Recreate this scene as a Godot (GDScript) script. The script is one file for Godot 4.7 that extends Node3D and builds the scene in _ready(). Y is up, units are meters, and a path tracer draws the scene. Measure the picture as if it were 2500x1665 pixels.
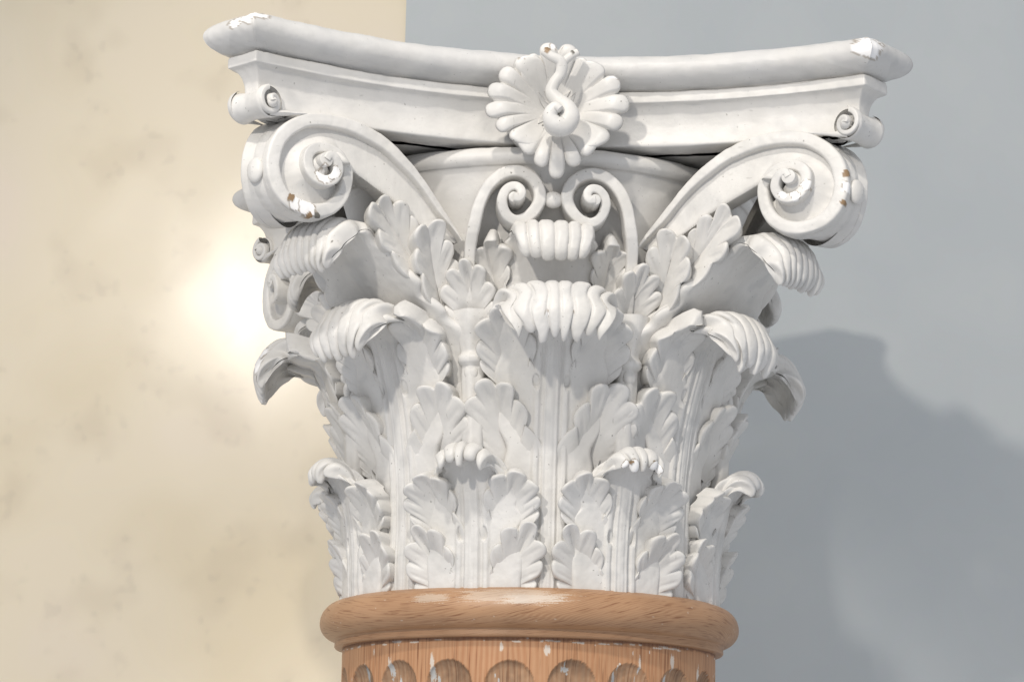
extends Node3D
# A painted Corinthian capital on a stripped pine column, in front of a polished
# stone panel (left) and a grey painted wall (right).

var capital: Node3D
var column: Node3D
var turn := 0.0606                      # the capital is turned a little to the right
var nz := FastNoiseLite.new()           # slow unevenness of the hand-made casting
var nf := FastNoiseLite.new()           # fine brush and filler unevenness
var nc := FastNoiseLite.new()           # tint of the old paint
var paint: StandardMaterial3D
var dusty: StandardMaterial3D
var chips: Array = []                   # places where the paint has come off (capital space)
var seed_shift := 0.0

func _ready():
	# ---------------------------------------------------------------- camera, light, exposure
	var cam := Camera3D.new()
	cam.name = "camera"
	add_child(cam)
	cam.fov = 16.192
	cam.near = 0.05
	cam.far = 60.0
	cam.position = Vector3(-0.02412, -0.28657, 2.54007)
	cam.look_at(Vector3(-0.02412, 0.25482, 0.0), Vector3.UP)
	cam.rotate_object_local(Vector3.BACK, 0.0199)
	cam.current = true
	var we := WorldEnvironment.new()
	we.name = "room_air"
	var env := Environment.new()
	env.background_mode = Environment.BG_COLOR
	env.background_color = Color(0.87, 0.88, 0.905)
	env.background_energy_multiplier = 0.80
	env.tonemap_mode = Environment.TONE_MAPPER_LINEAR
	env.tonemap_exposure = 1.05
	env.sdfgi_enabled = true
	env.ssao_enabled = true
	env.ssil_enabled = true
	we.environment = env
	add_child(we)
	spot("lamp_left", Vector3(-1.04, 1.27, 2.60), Vector3(0.1, 0.22, -0.2), Color(1.0, 0.97, 0.93), 3.3, 0.06, 24.0)
	spot("lamp_above", Vector3(-0.45, 2.35, 2.25), Vector3(-0.02, 0.06, 0.1), Color(1.0, 0.975, 0.94), 4.0, 0.08, 12.0)

	for p in [[nz, 14.0, 3], [nf, 85.0, 2], [nc, 11.0, 3]]:
		p[0].noise_type = FastNoiseLite.TYPE_SIMPLEX_SMOOTH
		p[0].frequency = p[1]
		p[0].fractal_octaves = p[2]
	nz.seed = 3; nf.seed = 11; nc.seed = 23
	paint = paint_material(0.42, 1.0)
	dusty = paint_material(0.5, 1.0)
	make_chips()

	# ---------------------------------------------------------------- setting
	make_walls()
	# ---------------------------------------------------------------- column and capital
	make_column()
	capital = Node3D.new()
	capital.name = "capital"
	capital.rotation.y = turn
	add_child(capital)
	capital.set_meta("label", "chipped off-white carved Corinthian capital with volutes and acanthus leaves")
	capital.set_meta("category", "column capital")
	make_bell()
	make_abacus()
	make_rosettes()
	make_leaves()
	make_stalks()
	make_corners()
	make_helices()

# ==================================================================== small helpers
func spot(called, at, to, col, energy, size, angle):
	var l := SpotLight3D.new()
	l.name = called
	add_child(l)
	l.position = at
	l.look_at(to, Vector3.UP)
	l.light_color = col
	l.light_energy = energy
	l.light_size = size
	l.spot_angle = angle
	l.spot_angle_attenuation = 0.6
	l.spot_range = 12.0
	l.spot_attenuation = 2.0
	l.shadow_enabled = true
	return l

static func ss(a: float, b: float, x: float) -> float:
	return smoothstep(a, b, x)

func crom(p: Array, k: int, t: float):
	var n := p.size()
	var a = p[maxi(k - 1, 0)]
	var b = p[k]
	var c = p[mini(k + 1, n - 1)]
	var d = p[mini(k + 2, n - 1)]
	return b + (c - a) * 0.5 * t + (a * 2.0 - b * 5.0 + c * 4.0 - d) * 0.5 * t * t + (b * 3.0 - a - c * 3.0 + d) * 0.5 * t * t * t

func curve2(p: Array, per: int) -> PackedVector2Array:
	var o := PackedVector2Array()
	for k in p.size() - 1:
		for i in per:
			o.append(crom(p, k, float(i) / per))
	o.append(p[p.size() - 1])
	return o

func resample2(c: PackedVector2Array, n: int) -> PackedVector2Array:
	var l := PackedFloat32Array([0.0])
	for i in range(1, c.size()):
		l.append(l[i - 1] + c[i].distance_to(c[i - 1]))
	var o := PackedVector2Array()
	var k := 0
	for i in n:
		var s := l[l.size() - 1] * i / (n - 1)
		while k < c.size() - 2 and l[k + 1] < s:
			k += 1
		o.append(c[k].lerp(c[k + 1], clampf((s - l[k]) / maxf(l[k + 1] - l[k], 1e-7), 0, 1)))
	return o

# one mesh under construction
class Shape:
	var v := PackedVector3Array()
	var uv := PackedVector2Array()
	var ix := PackedInt32Array()
	func grid(nu: int, nv: int, f: Callable, flip := false, closed := false) -> void:
		var o := v.size()
		for j in nv:
			for i in nu:
				v.append(f.call(i, j))
		stitch(o, nu, nv, flip, closed)
	func stitch(o: int, nu: int, nv: int, flip: bool, closed: bool) -> void:
		var m := nu if closed else nu - 1
		for j in nv - 1:
			for i in m:
				var a := o + j * nu + i
				var b := o + j * nu + (i + 1) % nu
				var c := a + nu
				var d := b + nu
				if flip:
					ix.append_array(PackedInt32Array([a, c, b, b, c, d]))
				else:
					ix.append_array(PackedInt32Array([a, b, c, b, d, c]))
	func fan(center: Vector3, first: int, n: int, flip: bool) -> void:
		var o := v.size()
		v.append(center)
		for i in n:
			var a := first + i
			var b := first + (i + 1) % n
			ix.append_array(PackedInt32Array([o, b, a] if flip else [o, a, b]))

# commits a Shape: hand-made unevenness, smooth normals, paint colours and chips
func commit(called: String, s: Shape, mat: Material, parent: Node, to_cap := Transform3D.IDENTITY, rough := 1.0, tint := Color(1, 1, 1), colours := PackedColorArray(), dust := 0.0) -> MeshInstance3D:
	var v := s.v
	var n := v.size()
	var nor := normals(v, s.ix)
	if rough > 0.0:
		var sh := Vector3(seed_shift, seed_shift * 0.7, -seed_shift)
		for i in n:
			var q := v[i] + sh
			v[i] += nor[i] * (rough * (0.0011 * nz.get_noise_3dv(q) + 0.00035 * nf.get_noise_3dv(q)))
		nor = normals(v, s.ix)
	var col := colours
	if col.is_empty():
		col.resize(n)
		var near: Array = []
		var box := AABB(to_cap * v[0], Vector3.ZERO)
		for i in range(0, n, 5):
			box = box.expand(to_cap * v[i])
		for ch in chips:
			if box.grow(ch[1] * 1.5).has_point(ch[0]):
				near.append(ch)
		for i in n:
			var p := to_cap * v[i]
			var t := nc.get_noise_3dv(p)
			var c := Color(0.728 + 0.05 * t, 0.712 + 0.052 * t, 0.680 + 0.06 * t) * tint
			# handling and dust have left vague grey smudges
			var sm := ss(0.16, 0.55, nz.get_noise_3d(p.x * 1.6 + 3.0, p.y * 1.6, p.z * 1.6))
			c = c.lerp(Color(0.53, 0.53, 0.52), 0.42 * sm)
			if dust > 0.0 and p.y > 0.466:
				c = c.lerp(Color(0.55, 0.55, 0.545), dust * (0.75 + 0.5 * t))
			for ch in near:
				var d: float = p.distance_to(ch[0]) / (ch[1] * (1.0 if ch[2] == 0 else 0.72)) + 0.5 * nf.get_noise_3dv(p * (1.4 if ch[1] < 0.007 else 0.75) + Vector3(5, 0, 0)) + 0.10 * nf.get_noise_3dv(p * 2.2)
				if ch[2] == 0:
					if d < 1.0:
						c = Color(0.93, 0.925, 0.91)
						v[i] -= nor[i] * 0.0007
					elif d < 1.13:
						c = c.lerp(Color(0.30, 0.25, 0.19), 0.7)
				elif d < 1.0:
					c = Color(0.30, 0.20, 0.115) if ch[2] == 1 else Color(0.16, 0.15, 0.13)
					v[i] -= nor[i] * 0.0012
			col[i] = c
	var arr := []
	arr.resize(Mesh.ARRAY_MAX)
	arr[Mesh.ARRAY_VERTEX] = v
	arr[Mesh.ARRAY_NORMAL] = nor
	arr[Mesh.ARRAY_COLOR] = col
	if s.uv.size() == n:
		arr[Mesh.ARRAY_TEX_UV] = s.uv
	arr[Mesh.ARRAY_INDEX] = s.ix
	var m := ArrayMesh.new()
	m.add_surface_from_arrays(Mesh.PRIMITIVE_TRIANGLES, arr)
	var o := MeshInstance3D.new()
	o.mesh = m
	o.material_override = mat
	put(called, o, parent)
	return o

func normals(v: PackedVector3Array, ix: PackedInt32Array) -> PackedVector3Array:
	var nor := PackedVector3Array()
	nor.resize(v.size())
	for k in range(0, ix.size(), 3):
		var a := ix[k]
		var b := ix[k + 1]
		var c := ix[k + 2]
		var f := (v[c] - v[a]).cross(v[b] - v[a])
		nor[a] += f
		nor[b] += f
		nor[c] += f
	for i in nor.size():
		nor[i] = nor[i].normalized() if nor[i].length_squared() > 1e-24 else Vector3.UP
	return nor

var taken := {}
func put(called: String, o: Node, parent: Node) -> void:
	var key := str(parent.get_instance_id()) + called
	var k: int = taken.get(key, 0)
	taken[key] = k + 1
	o.name = called if k == 0 else "%s_%03d" % [called, k]
	parent.add_child(o, true)

func turned(a_deg: float) -> Transform3D:
	return Transform3D(Basis(Vector3.UP, deg_to_rad(a_deg)), Vector3.ZERO)

# ==================================================================== materials
func paint_material(rough: float, _k: float) -> StandardMaterial3D:
	var m := StandardMaterial3D.new()
	m.vertex_color_use_as_albedo = true
	m.roughness = rough
	m.metallic_specular = 0.4
	var im := Image.create(768, 768, false, Image.FORMAT_RGB8)
	var a := FastNoiseLite.new()
	a.frequency = 0.011; a.fractal_octaves = 4; a.seed = 5
	var b := FastNoiseLite.new()
	b.frequency = 0.085; b.seed = 9; b.fractal_octaves = 2
	for y in 768:
		for x in 768:
			var g := a.get_noise_2d(x, y)
			var h := b.get_noise_2d(x, y)
			var l := 0.965 + 0.05 * g
			# scuffed specks where the paint skin is broken
			var sp := ss(0.66, 0.76, h) * ss(0.05, 0.35, g)
			l *= 1.0 - 0.42 * sp
			var hair := ss(0.012, 0.0, absf(g - 0.27)) * ss(0.0, 0.25, h)
			l *= 1.0 - 0.10 * hair
			im.set_pixel(x, y, Color(l, l, l * (1.0 - 0.03 * sp)))
	im.generate_mipmaps()
	m.albedo_texture = ImageTexture.create_from_image(im)
	var pn := NoiseTexture2D.new()
	pn.width = 1024; pn.height = 1024; pn.seamless = true
	pn.as_normal_map = true
	pn.bump_strength = 3.0
	var bn := FastNoiseLite.new()
	bn.frequency = 0.03; bn.fractal_octaves = 4; bn.seed = 61
	pn.noise = bn
	m.normal_enabled = true
	m.normal_texture = pn
	m.normal_scale = 0.32
	m.uv1_triplanar = true
	m.uv1_scale = Vector3.ONE * 3.1
	return m

func corner_pt(corner: float, sd: float, a: float, b: float, h: float) -> Vector3:
	var p := Vector3(0.0351, 0.3622, 0.3682) + Vector3(-0.313, 0, 0.949) * a + Vector3.UP * b + Vector3(0.949, 0, 0.313) * h
	return turned(corner) * Vector3(p.x * sd, p.y, p.z)

# each: place, radius, kind (0 bare white plaster, 1 bare brown wood, 2 dark nick)
func make_chips() -> void:
	var c := [
		[Vector3(-0.314, 0.497, 0.334), 0.013, 0], [Vector3(-0.300, 0.495, 0.341), 0.013, 0], [Vector3(-0.290, 0.496, 0.338), 0.009, 0],
		[Vector3(-0.345, 0.474, 0.330), 0.010, 0], [Vector3(-0.341, 0.486, 0.333), 0.008, 1], [Vector3(-0.343, 0.466, 0.328), 0.004, 2], [Vector3(-0.336, 0.462, 0.330), 0.004, 1],
		[Vector3(0.297, 0.496, 0.341), 0.014, 0], [Vector3(0.296, 0.486, 0.347), 0.014, 0], [Vector3(0.303, 0.474, 0.347), 0.006, 1], [Vector3(0.312, 0.496, 0.336), 0.005, 2], [Vector3(0.334, 0.475, 0.322), 0.004, 2], [Vector3(0.329, 0.488, 0.327), 0.003, 2],
		[corner_pt(-45, 1, 0.020, -0.0420, 0), 0.0075, 0], [corner_pt(-45, 1, 0.008, -0.0450, 0), 0.0085, 0], [corner_pt(-45, 1, 0.026, -0.0375, 0), 0.0055, 1], [corner_pt(-45, 1, 0.006, -0.0525, -0.001), 0.0050, 1], [corner_pt(-45, 1, -0.003, -0.0510, 0), 0.0045, 2],
		[corner_pt(-45, 1, -0.002, -0.0130, 0.014), 0.0080, 0], [corner_pt(-45, 1, -0.012, -0.0100, 0.015), 0.0060, 0],
		[corner_pt(45, -1, 0.003, -0.0170, 0.012), 0.0050, 0], [corner_pt(45, -1, 0.0135, -0.0060, 0.012), 0.0060, 0], [corner_pt(45, -1, -0.010, -0.0150, 0.014), 0.0035, 0],
		[corner_pt(45, -1, 0.0515, 0.004, -0.001), 0.0060, 1], [corner_pt(45, -1, 0.0510, -0.010, -0.001), 0.0050, 0], [corner_pt(45, -1, 0.0475, -0.025, -0.001), 0.0045, 1],
		[turned(22) * Vector3(-0.016, 0.082, 0.250), 0.0080, 0], [turned(22) * Vector3(-0.012, 0.087, 0.250), 0.0035, 1], [turned(22) * Vector3(0.013, 0.083, 0.250), 0.0070, 0], [turned(22) * Vector3(0.010, 0.090, 0.249), 0.0035, 1], [turned(22) * Vector3(0.003, 0.068, 0.247), 0.0030, 2],
		[turned(0.8) * Vector3(-0.013, 0.222, 0.297), 0.0030, 1], [turned(0.8) * Vector3(-0.0135, 0.219, 0.298), 0.0026, 0], [turned(0.8) * Vector3(0.0135, 0.223, 0.297), 0.0026, 1], [turned(0.8) * Vector3(-0.030, 0.226, 0.293), 0.0026, 2],
		[turned(-45) * Vector3(0.020, 0.212, 0.296), 0.0050, 0], [turned(-45) * Vector3(0.0, 0.205, 0.297), 0.0045, 0], [turned(-45) * Vector3(-0.012, 0.216, 0.297), 0.0030, 1], [turned(-45) * Vector3(0.008, 0.230, 0.297), 0.0022, 2],
		[turned(-90) * Vector3(0.030, 0.222, 0.294), 0.0100, 0], [turned(-90) * Vector3(0.034, 0.210, 0.290), 0.0100, 0],
		[Vector3(-0.003, 0.501, 0.274), 0.0070, 0], [Vector3(0.057, 0.471, 0.275), 0.0060, 0], [Vector3(0.066, 0.459, 0.275), 0.0050, 0], [Vector3(0.069, 0.450, 0.276), 0.0035, 1], [Vector3(-0.038, 0.487, 0.275), 0.0045, 0], [Vector3(-0.0125, 0.4845, 0.296), 0.0048, 1], [Vector3(0.012, 0.484, 0.295), 0.0030, 2],
		[Vector3(0.0, 0.3585, 0.243), 0.0040, 2]]
	var rng := RandomNumberGenerator.new()
	rng.seed = 33
	for k in 80:       # nicks on the parts that stick out
		var a := rng.randf_range(-100, 100)
		var w: int = rng.randi() % 3
		var cen: float = [snappedf(a, 45.0), -45.0, snappedf(a, 45.0) + 22.0][w]
		var p: Vector3
		if w == 0: p = Vector3(rng.randf_range(-0.05, 0.05), rng.randf_range(0.20, 0.25), 0.293)
		elif w == 1: p = Vector3(rng.randf_range(-0.045, 0.045), rng.randf_range(0.268, 0.31), 0.347)
		else: p = Vector3(rng.randf_range(-0.03, 0.03), rng.randf_range(0.068, 0.10), 0.245)
		c.append([turned(cen) * p, rng.randf_range(0.0013, 0.0028), 2])
	chips = c

# ==================================================================== walls
func make_walls() -> void:
	# grey painted wall
	var gm := StandardMaterial3D.new()
	gm.roughness = 0.75
	var t := NoiseTexture2D.new()
	t.width = 1024; t.height = 1024; t.seamless = true
	var n := FastNoiseLite.new()
	n.frequency = 0.004; n.fractal_octaves = 6; n.seed = 41
	t.noise = n
	var g := Gradient.new()
	g.set_color(0, Color(0.745, 0.765, 0.768)); g.set_color(1, Color(0.775, 0.790, 0.787))
	t.color_ramp = g
	gm.albedo_texture = t
	gm.uv1_triplanar = true
	gm.uv1_world_triplanar = true
	gm.uv1_scale = Vector3.ONE * 0.8
	var w := MeshInstance3D.new()
	w.name = "grey_wall"
	var bm := BoxMesh.new()
	bm.size = Vector3(5, 8, 0.2)
	w.mesh = bm
	w.material_override = gm
	w.position = Vector3(2.5 - 0.182, 0.6, -0.75)
	add_child(w)
	w.set_meta("label", "matt grey-blue painted wall behind the right side of the capital")
	w.set_meta("category", "wall")
	# polished stone panel in front of it
	var sm := StandardMaterial3D.new()
	sm.roughness = 0.21
	sm.metallic_specular = 0.34
	sm.albedo_texture = ImageTexture.create_from_image(stone_image())
	var pn := NoiseTexture2D.new()
	pn.width = 512; pn.height = 512
	pn.as_normal_map = true
	pn.bump_strength = 5.0
	var pnn := FastNoiseLite.new()
	pnn.frequency = 0.012; pnn.fractal_octaves = 3; pnn.seed = 90
	pn.noise = pnn
	sm.normal_enabled = true
	sm.normal_texture = pn
	sm.normal_scale = 0.055
	var p := MeshInstance3D.new()
	p.name = "stone_panel"
	var st := SurfaceTool.new()
	st.begin(Mesh.PRIMITIVE_TRIANGLES)
	# a slab with a front face carrying the pattern and an eased edge
	var x0 := -2.4
	var x1 := 0.0
	var y0 := -1.6
	var y1 := 2.0
	var pts := [Vector2(x1, -0.05), Vector2(x1, -0.004), Vector2(x1 - 0.0012, -0.0012), Vector2(x1 - 0.004, 0.0), Vector2(x0, 0.0), Vector2(x0, -0.05)]
	for k in pts.size() - 1:
		var a: Vector2 = pts[k]
		var b: Vector2 = pts[k + 1]
		var q := [Vector3(a.x, y0, a.y), Vector3(a.x, y1, a.y), Vector3(b.x, y1, b.y), Vector3(b.x, y0, b.y)]
		st.set_smooth_group(-1)
		for i in [0, 2, 1, 0, 3, 2]:
			st.set_uv(Vector2((q[i].x - x0) / (x1 - x0), 1.0 - (q[i].y - y0) / (y1 - y0)))
			st.add_vertex(q[i])
	st.generate_normals()
	p.mesh = st.commit()
	p.material_override = sm
	add_child(p)
	p.position = Vector3(-0.1640, 0, -0.645)
	p.rotation.y = deg_to_rad(-2.75)
	p.rotation.x = deg_to_rad(-0.55)
	p.set_meta("label", "polished warm beige stone panel with soft brown clouding, left of the capital")
	p.set_meta("category", "wall panel")

func stone_image() -> Image:
	# 2.4 m x 3.6 m
	var w := 700
	var h := 1000
	var im := Image.create(w, h, false, Image.FORMAT_RGB8)
	var a := FastNoiseLite.new()
	a.frequency = 1.7; a.fractal_octaves = 4; a.seed = 77
	var b := FastNoiseLite.new()
	b.frequency = 9.0; b.fractal_octaves = 3; b.seed = 78
	var c := FastNoiseLite.new()
	c.frequency = 26.0; c.fractal_octaves = 2; c.seed = 79
	for y in h:
		for x in w:
			var px := 2.4 * x / w
			var py := 3.6 * y / h
			var g := a.get_noise_2d(px, py)
			var m := b.get_noise_2d(px * 0.6, py * 0.6)
			var f := c.get_noise_2d(px, py)
			var col := Color(0.935, 0.885, 0.785)
			col = col.lerp(Color(0.885, 0.825, 0.70), 0.5 * ss(0.0, 0.6, g))
			col = col.lerp(Color(0.94, 0.885, 0.81), 0.8 * ss(0.0, 0.6, -g))
			col = col.lerp(Color(0.78, 0.72, 0.63), 0.20 * ss(0.05, 0.6, m))
			col = col.lerp(Color(0.66, 0.62, 0.56), 0.10 * ss(0.30, 0.62, f) * ss(-0.1, 0.3, m))
			im.set_pixel(x, y, col)
	im.generate_mipmaps()
	return im

# ==================================================================== column
func wood_image(dir: int) -> Image:
	# u runs once round the column (scaled), v along it; dir 0: grain along v, 1: grain round
	var w := 2048
	var h := 512
	var im := Image.create(w, h, false, Image.FORMAT_RGB8)
	var a := FastNoiseLite.new()
	a.frequency = 1.0; a.fractal_octaves = 3; a.seed = 3 + dir
	# remains of white paint: centre (u, v) and half size, in metres
	var marks: Array = []
	var rng := RandomNumberGenerator.new()
	rng.seed = 17 + dir
	var mid := 0.62
	if dir == 0:
		for m in [[-49.0, 0.028, 0.0034, 0.012], [-46.0, 0.045, 0.002, 0.010], [-33.0, 0.030, 0.003, 0.016], [-31.5, 0.044, 0.0018, 0.012], [43.0, 0.018, 0.0036, 0.010], [41.0, 0.036, 0.002, 0.008], [6.5, 0.030, 0.005, 0.003], [21.5, 0.040, 0.0025, 0.011], [1.0, 0.012, 0.003, 0.006], [-12.0, 0.009, 0.002, 0.005], [30.0, 0.022, 0.0015, 0.009], [57.0, 0.030, 0.003, 0.014], [-62.0, 0.032, 0.003, 0.012]]:
			marks.append(Vector4(mid + 1.24 * m[0] / 360.0, m[1], m[2], m[3]))
		for k in 45:
			marks.append(Vector4(rng.randf_range(0.25, 1.0), rng.randf_range(0.0, 0.06), rng.randf_range(0.0006, 0.0016), rng.randf_range(0.0006, 0.004)))
		for k in 40:      # crumbs of paint left along the joint under the ring
			marks.append(Vector4(rng.randf_range(0.25, 1.0), rng.randf_range(0.002, 0.0045), rng.randf_range(0.002, 0.008), 0.0010))
	else:
		marks.append(Vector4(mid - 0.030, 0.030, 0.055, 0.011))
		marks.append(Vector4(mid - 0.105, 0.033, 0.022, 0.006))
		marks.append(Vector4(mid - 0.012, 0.034, 0.030, 0.007))
		for k in 70:
			marks.append(Vector4(rng.randf_range(0.25, 1.0), rng.randf_range(0.012, 0.075), rng.randf_range(0.0006, 0.0018), rng.randf_range(0.0004, 0.0010)))
	for y in h:
		for x in w:
			var u := 1.24 * x / w
			var v := (0.31 if dir == 0 else 0.124) * y / h
			var l: float
			var k: float
			if dir == 0:
				var q := u * 330.0 + 1.6 * a.get_noise_2d(u * 22.0, v * 6.0)
				l = 0.5 + 0.5 * sin(q * TAU * 0.55 + 2.0 * a.get_noise_2d(u * 40, 7))
				k = a.get_noise_2d(u * 420.0, v * 9.0)
			else:
				var q2 := (v + u * 0.06 * sin(u * 10.1)) * 430.0 + 3.0 * a.get_noise_2d(u * 3.0, v * 30.0)
				l = 0.5 + 0.5 * sin(q2 * TAU)
				k = a.get_noise_2d(u * 26.0, (v + u * 0.06 * sin(u * 10.1)) * 520.0)
			var g := a.get_noise_2d(u * 7.0 + 9.0, v * 5.0)
			var col := Color(0.79, 0.615, 0.465) if dir == 0 else Color(0.735, 0.585, 0.45)
			col = col.lerp(Color(0.66, 0.43, 0.27) if dir == 0 else Color(0.60, 0.435, 0.30), 0.62 * l * (0.6 + 0.8 * g))
			col = col.lerp(Color(0.42, 0.25, 0.14), clampf(0.55 * ss(0.2, 0.6, k), 0, 1))
			col = col.lerp(Color(0.81, 0.655, 0.51), 0.45 * ss(0.1, 0.6, g))
			im.set_pixel(x, y, col)
	var vs := 0.31 if dir == 0 else 0.124
	for mk in marks:
		for y in range(maxi(0, int((mk.y - mk.w * 1.6) / vs * h)), mini(h, int((mk.y + mk.w * 1.6) / vs * h) + 2)):
			for x in range(maxi(0, int((mk.x - mk.z * 1.6) / 1.24 * w)), mini(w, int((mk.x + mk.z * 1.6) / 1.24 * w) + 2)):
				var u := 1.24 * x / w
				var v := vs * y / h
				var dd := Vector2((u - mk.x) / mk.z, (v - mk.y) / mk.w).length()
				dd += 0.55 * (a.get_noise_2d(u * 300.0, v * 60.0) if dir == 0 else a.get_noise_2d(u * 24.0, v * 420.0)) + 0.3 * a.get_noise_2d(u * 500.0, v * 500.0)
				var mark := ss(1.0, 0.7, dd) * (1.0 if dir == 0 else 0.55)
				im.set_pixel(x, y, im.get_pixel(x, y).lerp(Color(0.89, 0.87, 0.84), 0.9 * mark))
	im.generate_mipmaps()
	return im

func wood_material(dir: int) -> StandardMaterial3D:
	var m := StandardMaterial3D.new()
	m.vertex_color_use_as_albedo = true
	m.roughness = 0.55 if dir == 0 else 0.45
	var im := wood_image(dir)
	m.albedo_texture = ImageTexture.create_from_image(im)
	return m

func lathe_shape(prof: PackedVector2Array, seg: int, v0: float, v1: float) -> Shape:
	var s := Shape.new()
	var n := seg + 1
	for j in prof.size():
		for i in n:
			var t := TAU * i / seg - PI
			s.v.append(Vector3(prof[j].x * sin(t), prof[j].y, prof[j].x * cos(t)))
			s.uv.append(Vector2(float(i) / seg, lerpf(v0, v1, float(j) / (prof.size() - 1))))
	s.stitch(0, n, prof.size(), false, false)
	return s

func make_column() -> void:
	column = Node3D.new()
	column.name = "column"
	column.rotation.y = turn
	add_child(column)
	column.set_meta("label", "stripped pine column with moulded neck ring and fluted shaft under the capital")
	column.set_meta("category", "column")
	# neck ring
	var ring := [Vector2(0.150, -0.0335), Vector2(0.196, -0.0335), Vector2(0.204, -0.0345), Vector2(0.2125, -0.0385), Vector2(0.2185, -0.0455), Vector2(0.221, -0.0545), Vector2(0.2195, -0.063), Vector2(0.2145, -0.0695), Vector2(0.2085, -0.0728), Vector2(0.2052, -0.0738), Vector2(0.2045, -0.0752), Vector2(0.2048, -0.0800), Vector2(0.2036, -0.0815), Vector2(0.1975, -0.0818), Vector2(0.150, -0.0818)]
	var rp := PackedVector2Array()
	for k in ring.size() - 1:
		var m := 5 if k > 0 and k < ring.size() - 2 else 3
		for i in m:
			rp.append(crom(ring, k, float(i) / m) if k > 0 and k < 9 else ring[k].lerp(ring[k + 1], float(i) / m))
	rp.append(ring[ring.size() - 1])
	var rs := lathe_shape(rp, 420, 0.0, 1.0)
	var rc := PackedColorArray()
	for i in rs.v.size():
		var p := rs.v[i]
		var t := nc.get_noise_3dv(p * 1.4)
		var c := Color(0.92, 0.885, 0.85) * (0.93 + 0.1 * t)
		rc.append(Color(c.r, c.g, c.b, 1))
	commit("neck_ring", rs, wood_material(1), column, Transform3D.IDENTITY, 0.35, Color(1, 1, 1), rc)
	# shaft with rounded flutes
	var sh := Shape.new()
	var seg := 1200
	var ys := PackedFloat32Array()
	var y := -0.0815
	while y > -0.155:
		ys.append(y)
		y -= 0.001
	for k in 10:
		ys.append(-0.155 - 0.06 * k)
	var cols := PackedColorArray()
	var R := 0.1963
	for j in ys.size():
		for i in seg + 1:
			var t := TAU * i / seg - PI
			var ph := fposmod(rad_to_deg(t) + 9.0 + 10.3 - 0.9, 18.0) - 9.0
			var half := 0.0245
			var x := deg_to_rad(ph) * R
			var top := -0.1280 + 0.0010 * sin(t * 7.0) + 0.0012 * nf.get_noise_2d(x * 0.6, t)
			var dd: float
			if ys[j] > top:
				dd = Vector2(x, ys[j] - top).length() / half
			else:
				dd = absf(x) / half
			var dep := 0.0
			if dd < 1.0:
				dep = 0.0080 * sqrt(1.0 - dd * dd)
			var r := R - dep
			var p := Vector3(r * sin(t), ys[j], r * cos(t))
			sh.v.append(p)
			sh.uv.append(Vector2(float(i) / seg, (-0.0815 - ys[j]) / 0.31))
			var g := nc.get_noise_3dv(p * 1.5)
			var c := Color(0.93, 0.89, 0.85) * (0.93 + 0.1 * g)
			if dd < 1.0:     # unstripped residue left in the flutes
				c = Color(0.70, 0.76, 0.82) * (0.9 + 0.45 * g + 0.2 * nf.get_noise_3dv(p * 1.2))
			# dark filler line under the ring
			c = c.lerp(Color(0.34, 0.30, 0.30), ss(-0.0855, -0.0835, ys[j] + 0.002 * nf.get_noise_3d(p.x * 0.7, 0, p.z * 0.7)) * 0.85)
			cols.append(Color(c.r, c.g, c.b, 1))
	sh.stitch(0, seg + 1, ys.size(), false, false)
	commit("shaft", sh, wood_material(0), column, Transform3D.IDENTITY, 0.3, Color(1, 1, 1), cols)

# ==================================================================== bell
func make_bell() -> void:
	var pr := [Vector2(0.10, -0.0332), Vector2(0.186, -0.033), Vector2(0.186, 0.0), Vector2(0.190, 0.08), Vector2(0.198, 0.15), Vector2(0.2035, 0.21), Vector2(0.209, 0.27), Vector2(0.213, 0.325), Vector2(0.2235, 0.365), Vector2(0.2305, 0.383), Vector2(0.2355, 0.3865), Vector2(0.2395, 0.3915), Vector2(0.2395, 0.398), Vector2(0.235, 0.4035), Vector2(0.225, 0.4055), Vector2(0.10, 0.4065)]
	var p := PackedVector2Array()
	for k in pr.size() - 1:
		for i in 6:
			p.append(crom(pr, k, i / 6.0) if k > 1 and k < 13 else pr[k].lerp(pr[k + 1], i / 6.0))
	p.append(pr[pr.size() - 1])
	p.reverse()
	var s := lathe_shape(p, 200, 0, 1)
	s.uv = PackedVector2Array()
	commit("bell", s, paint, capital, Transform3D.IDENTITY, 1.2)

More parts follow.
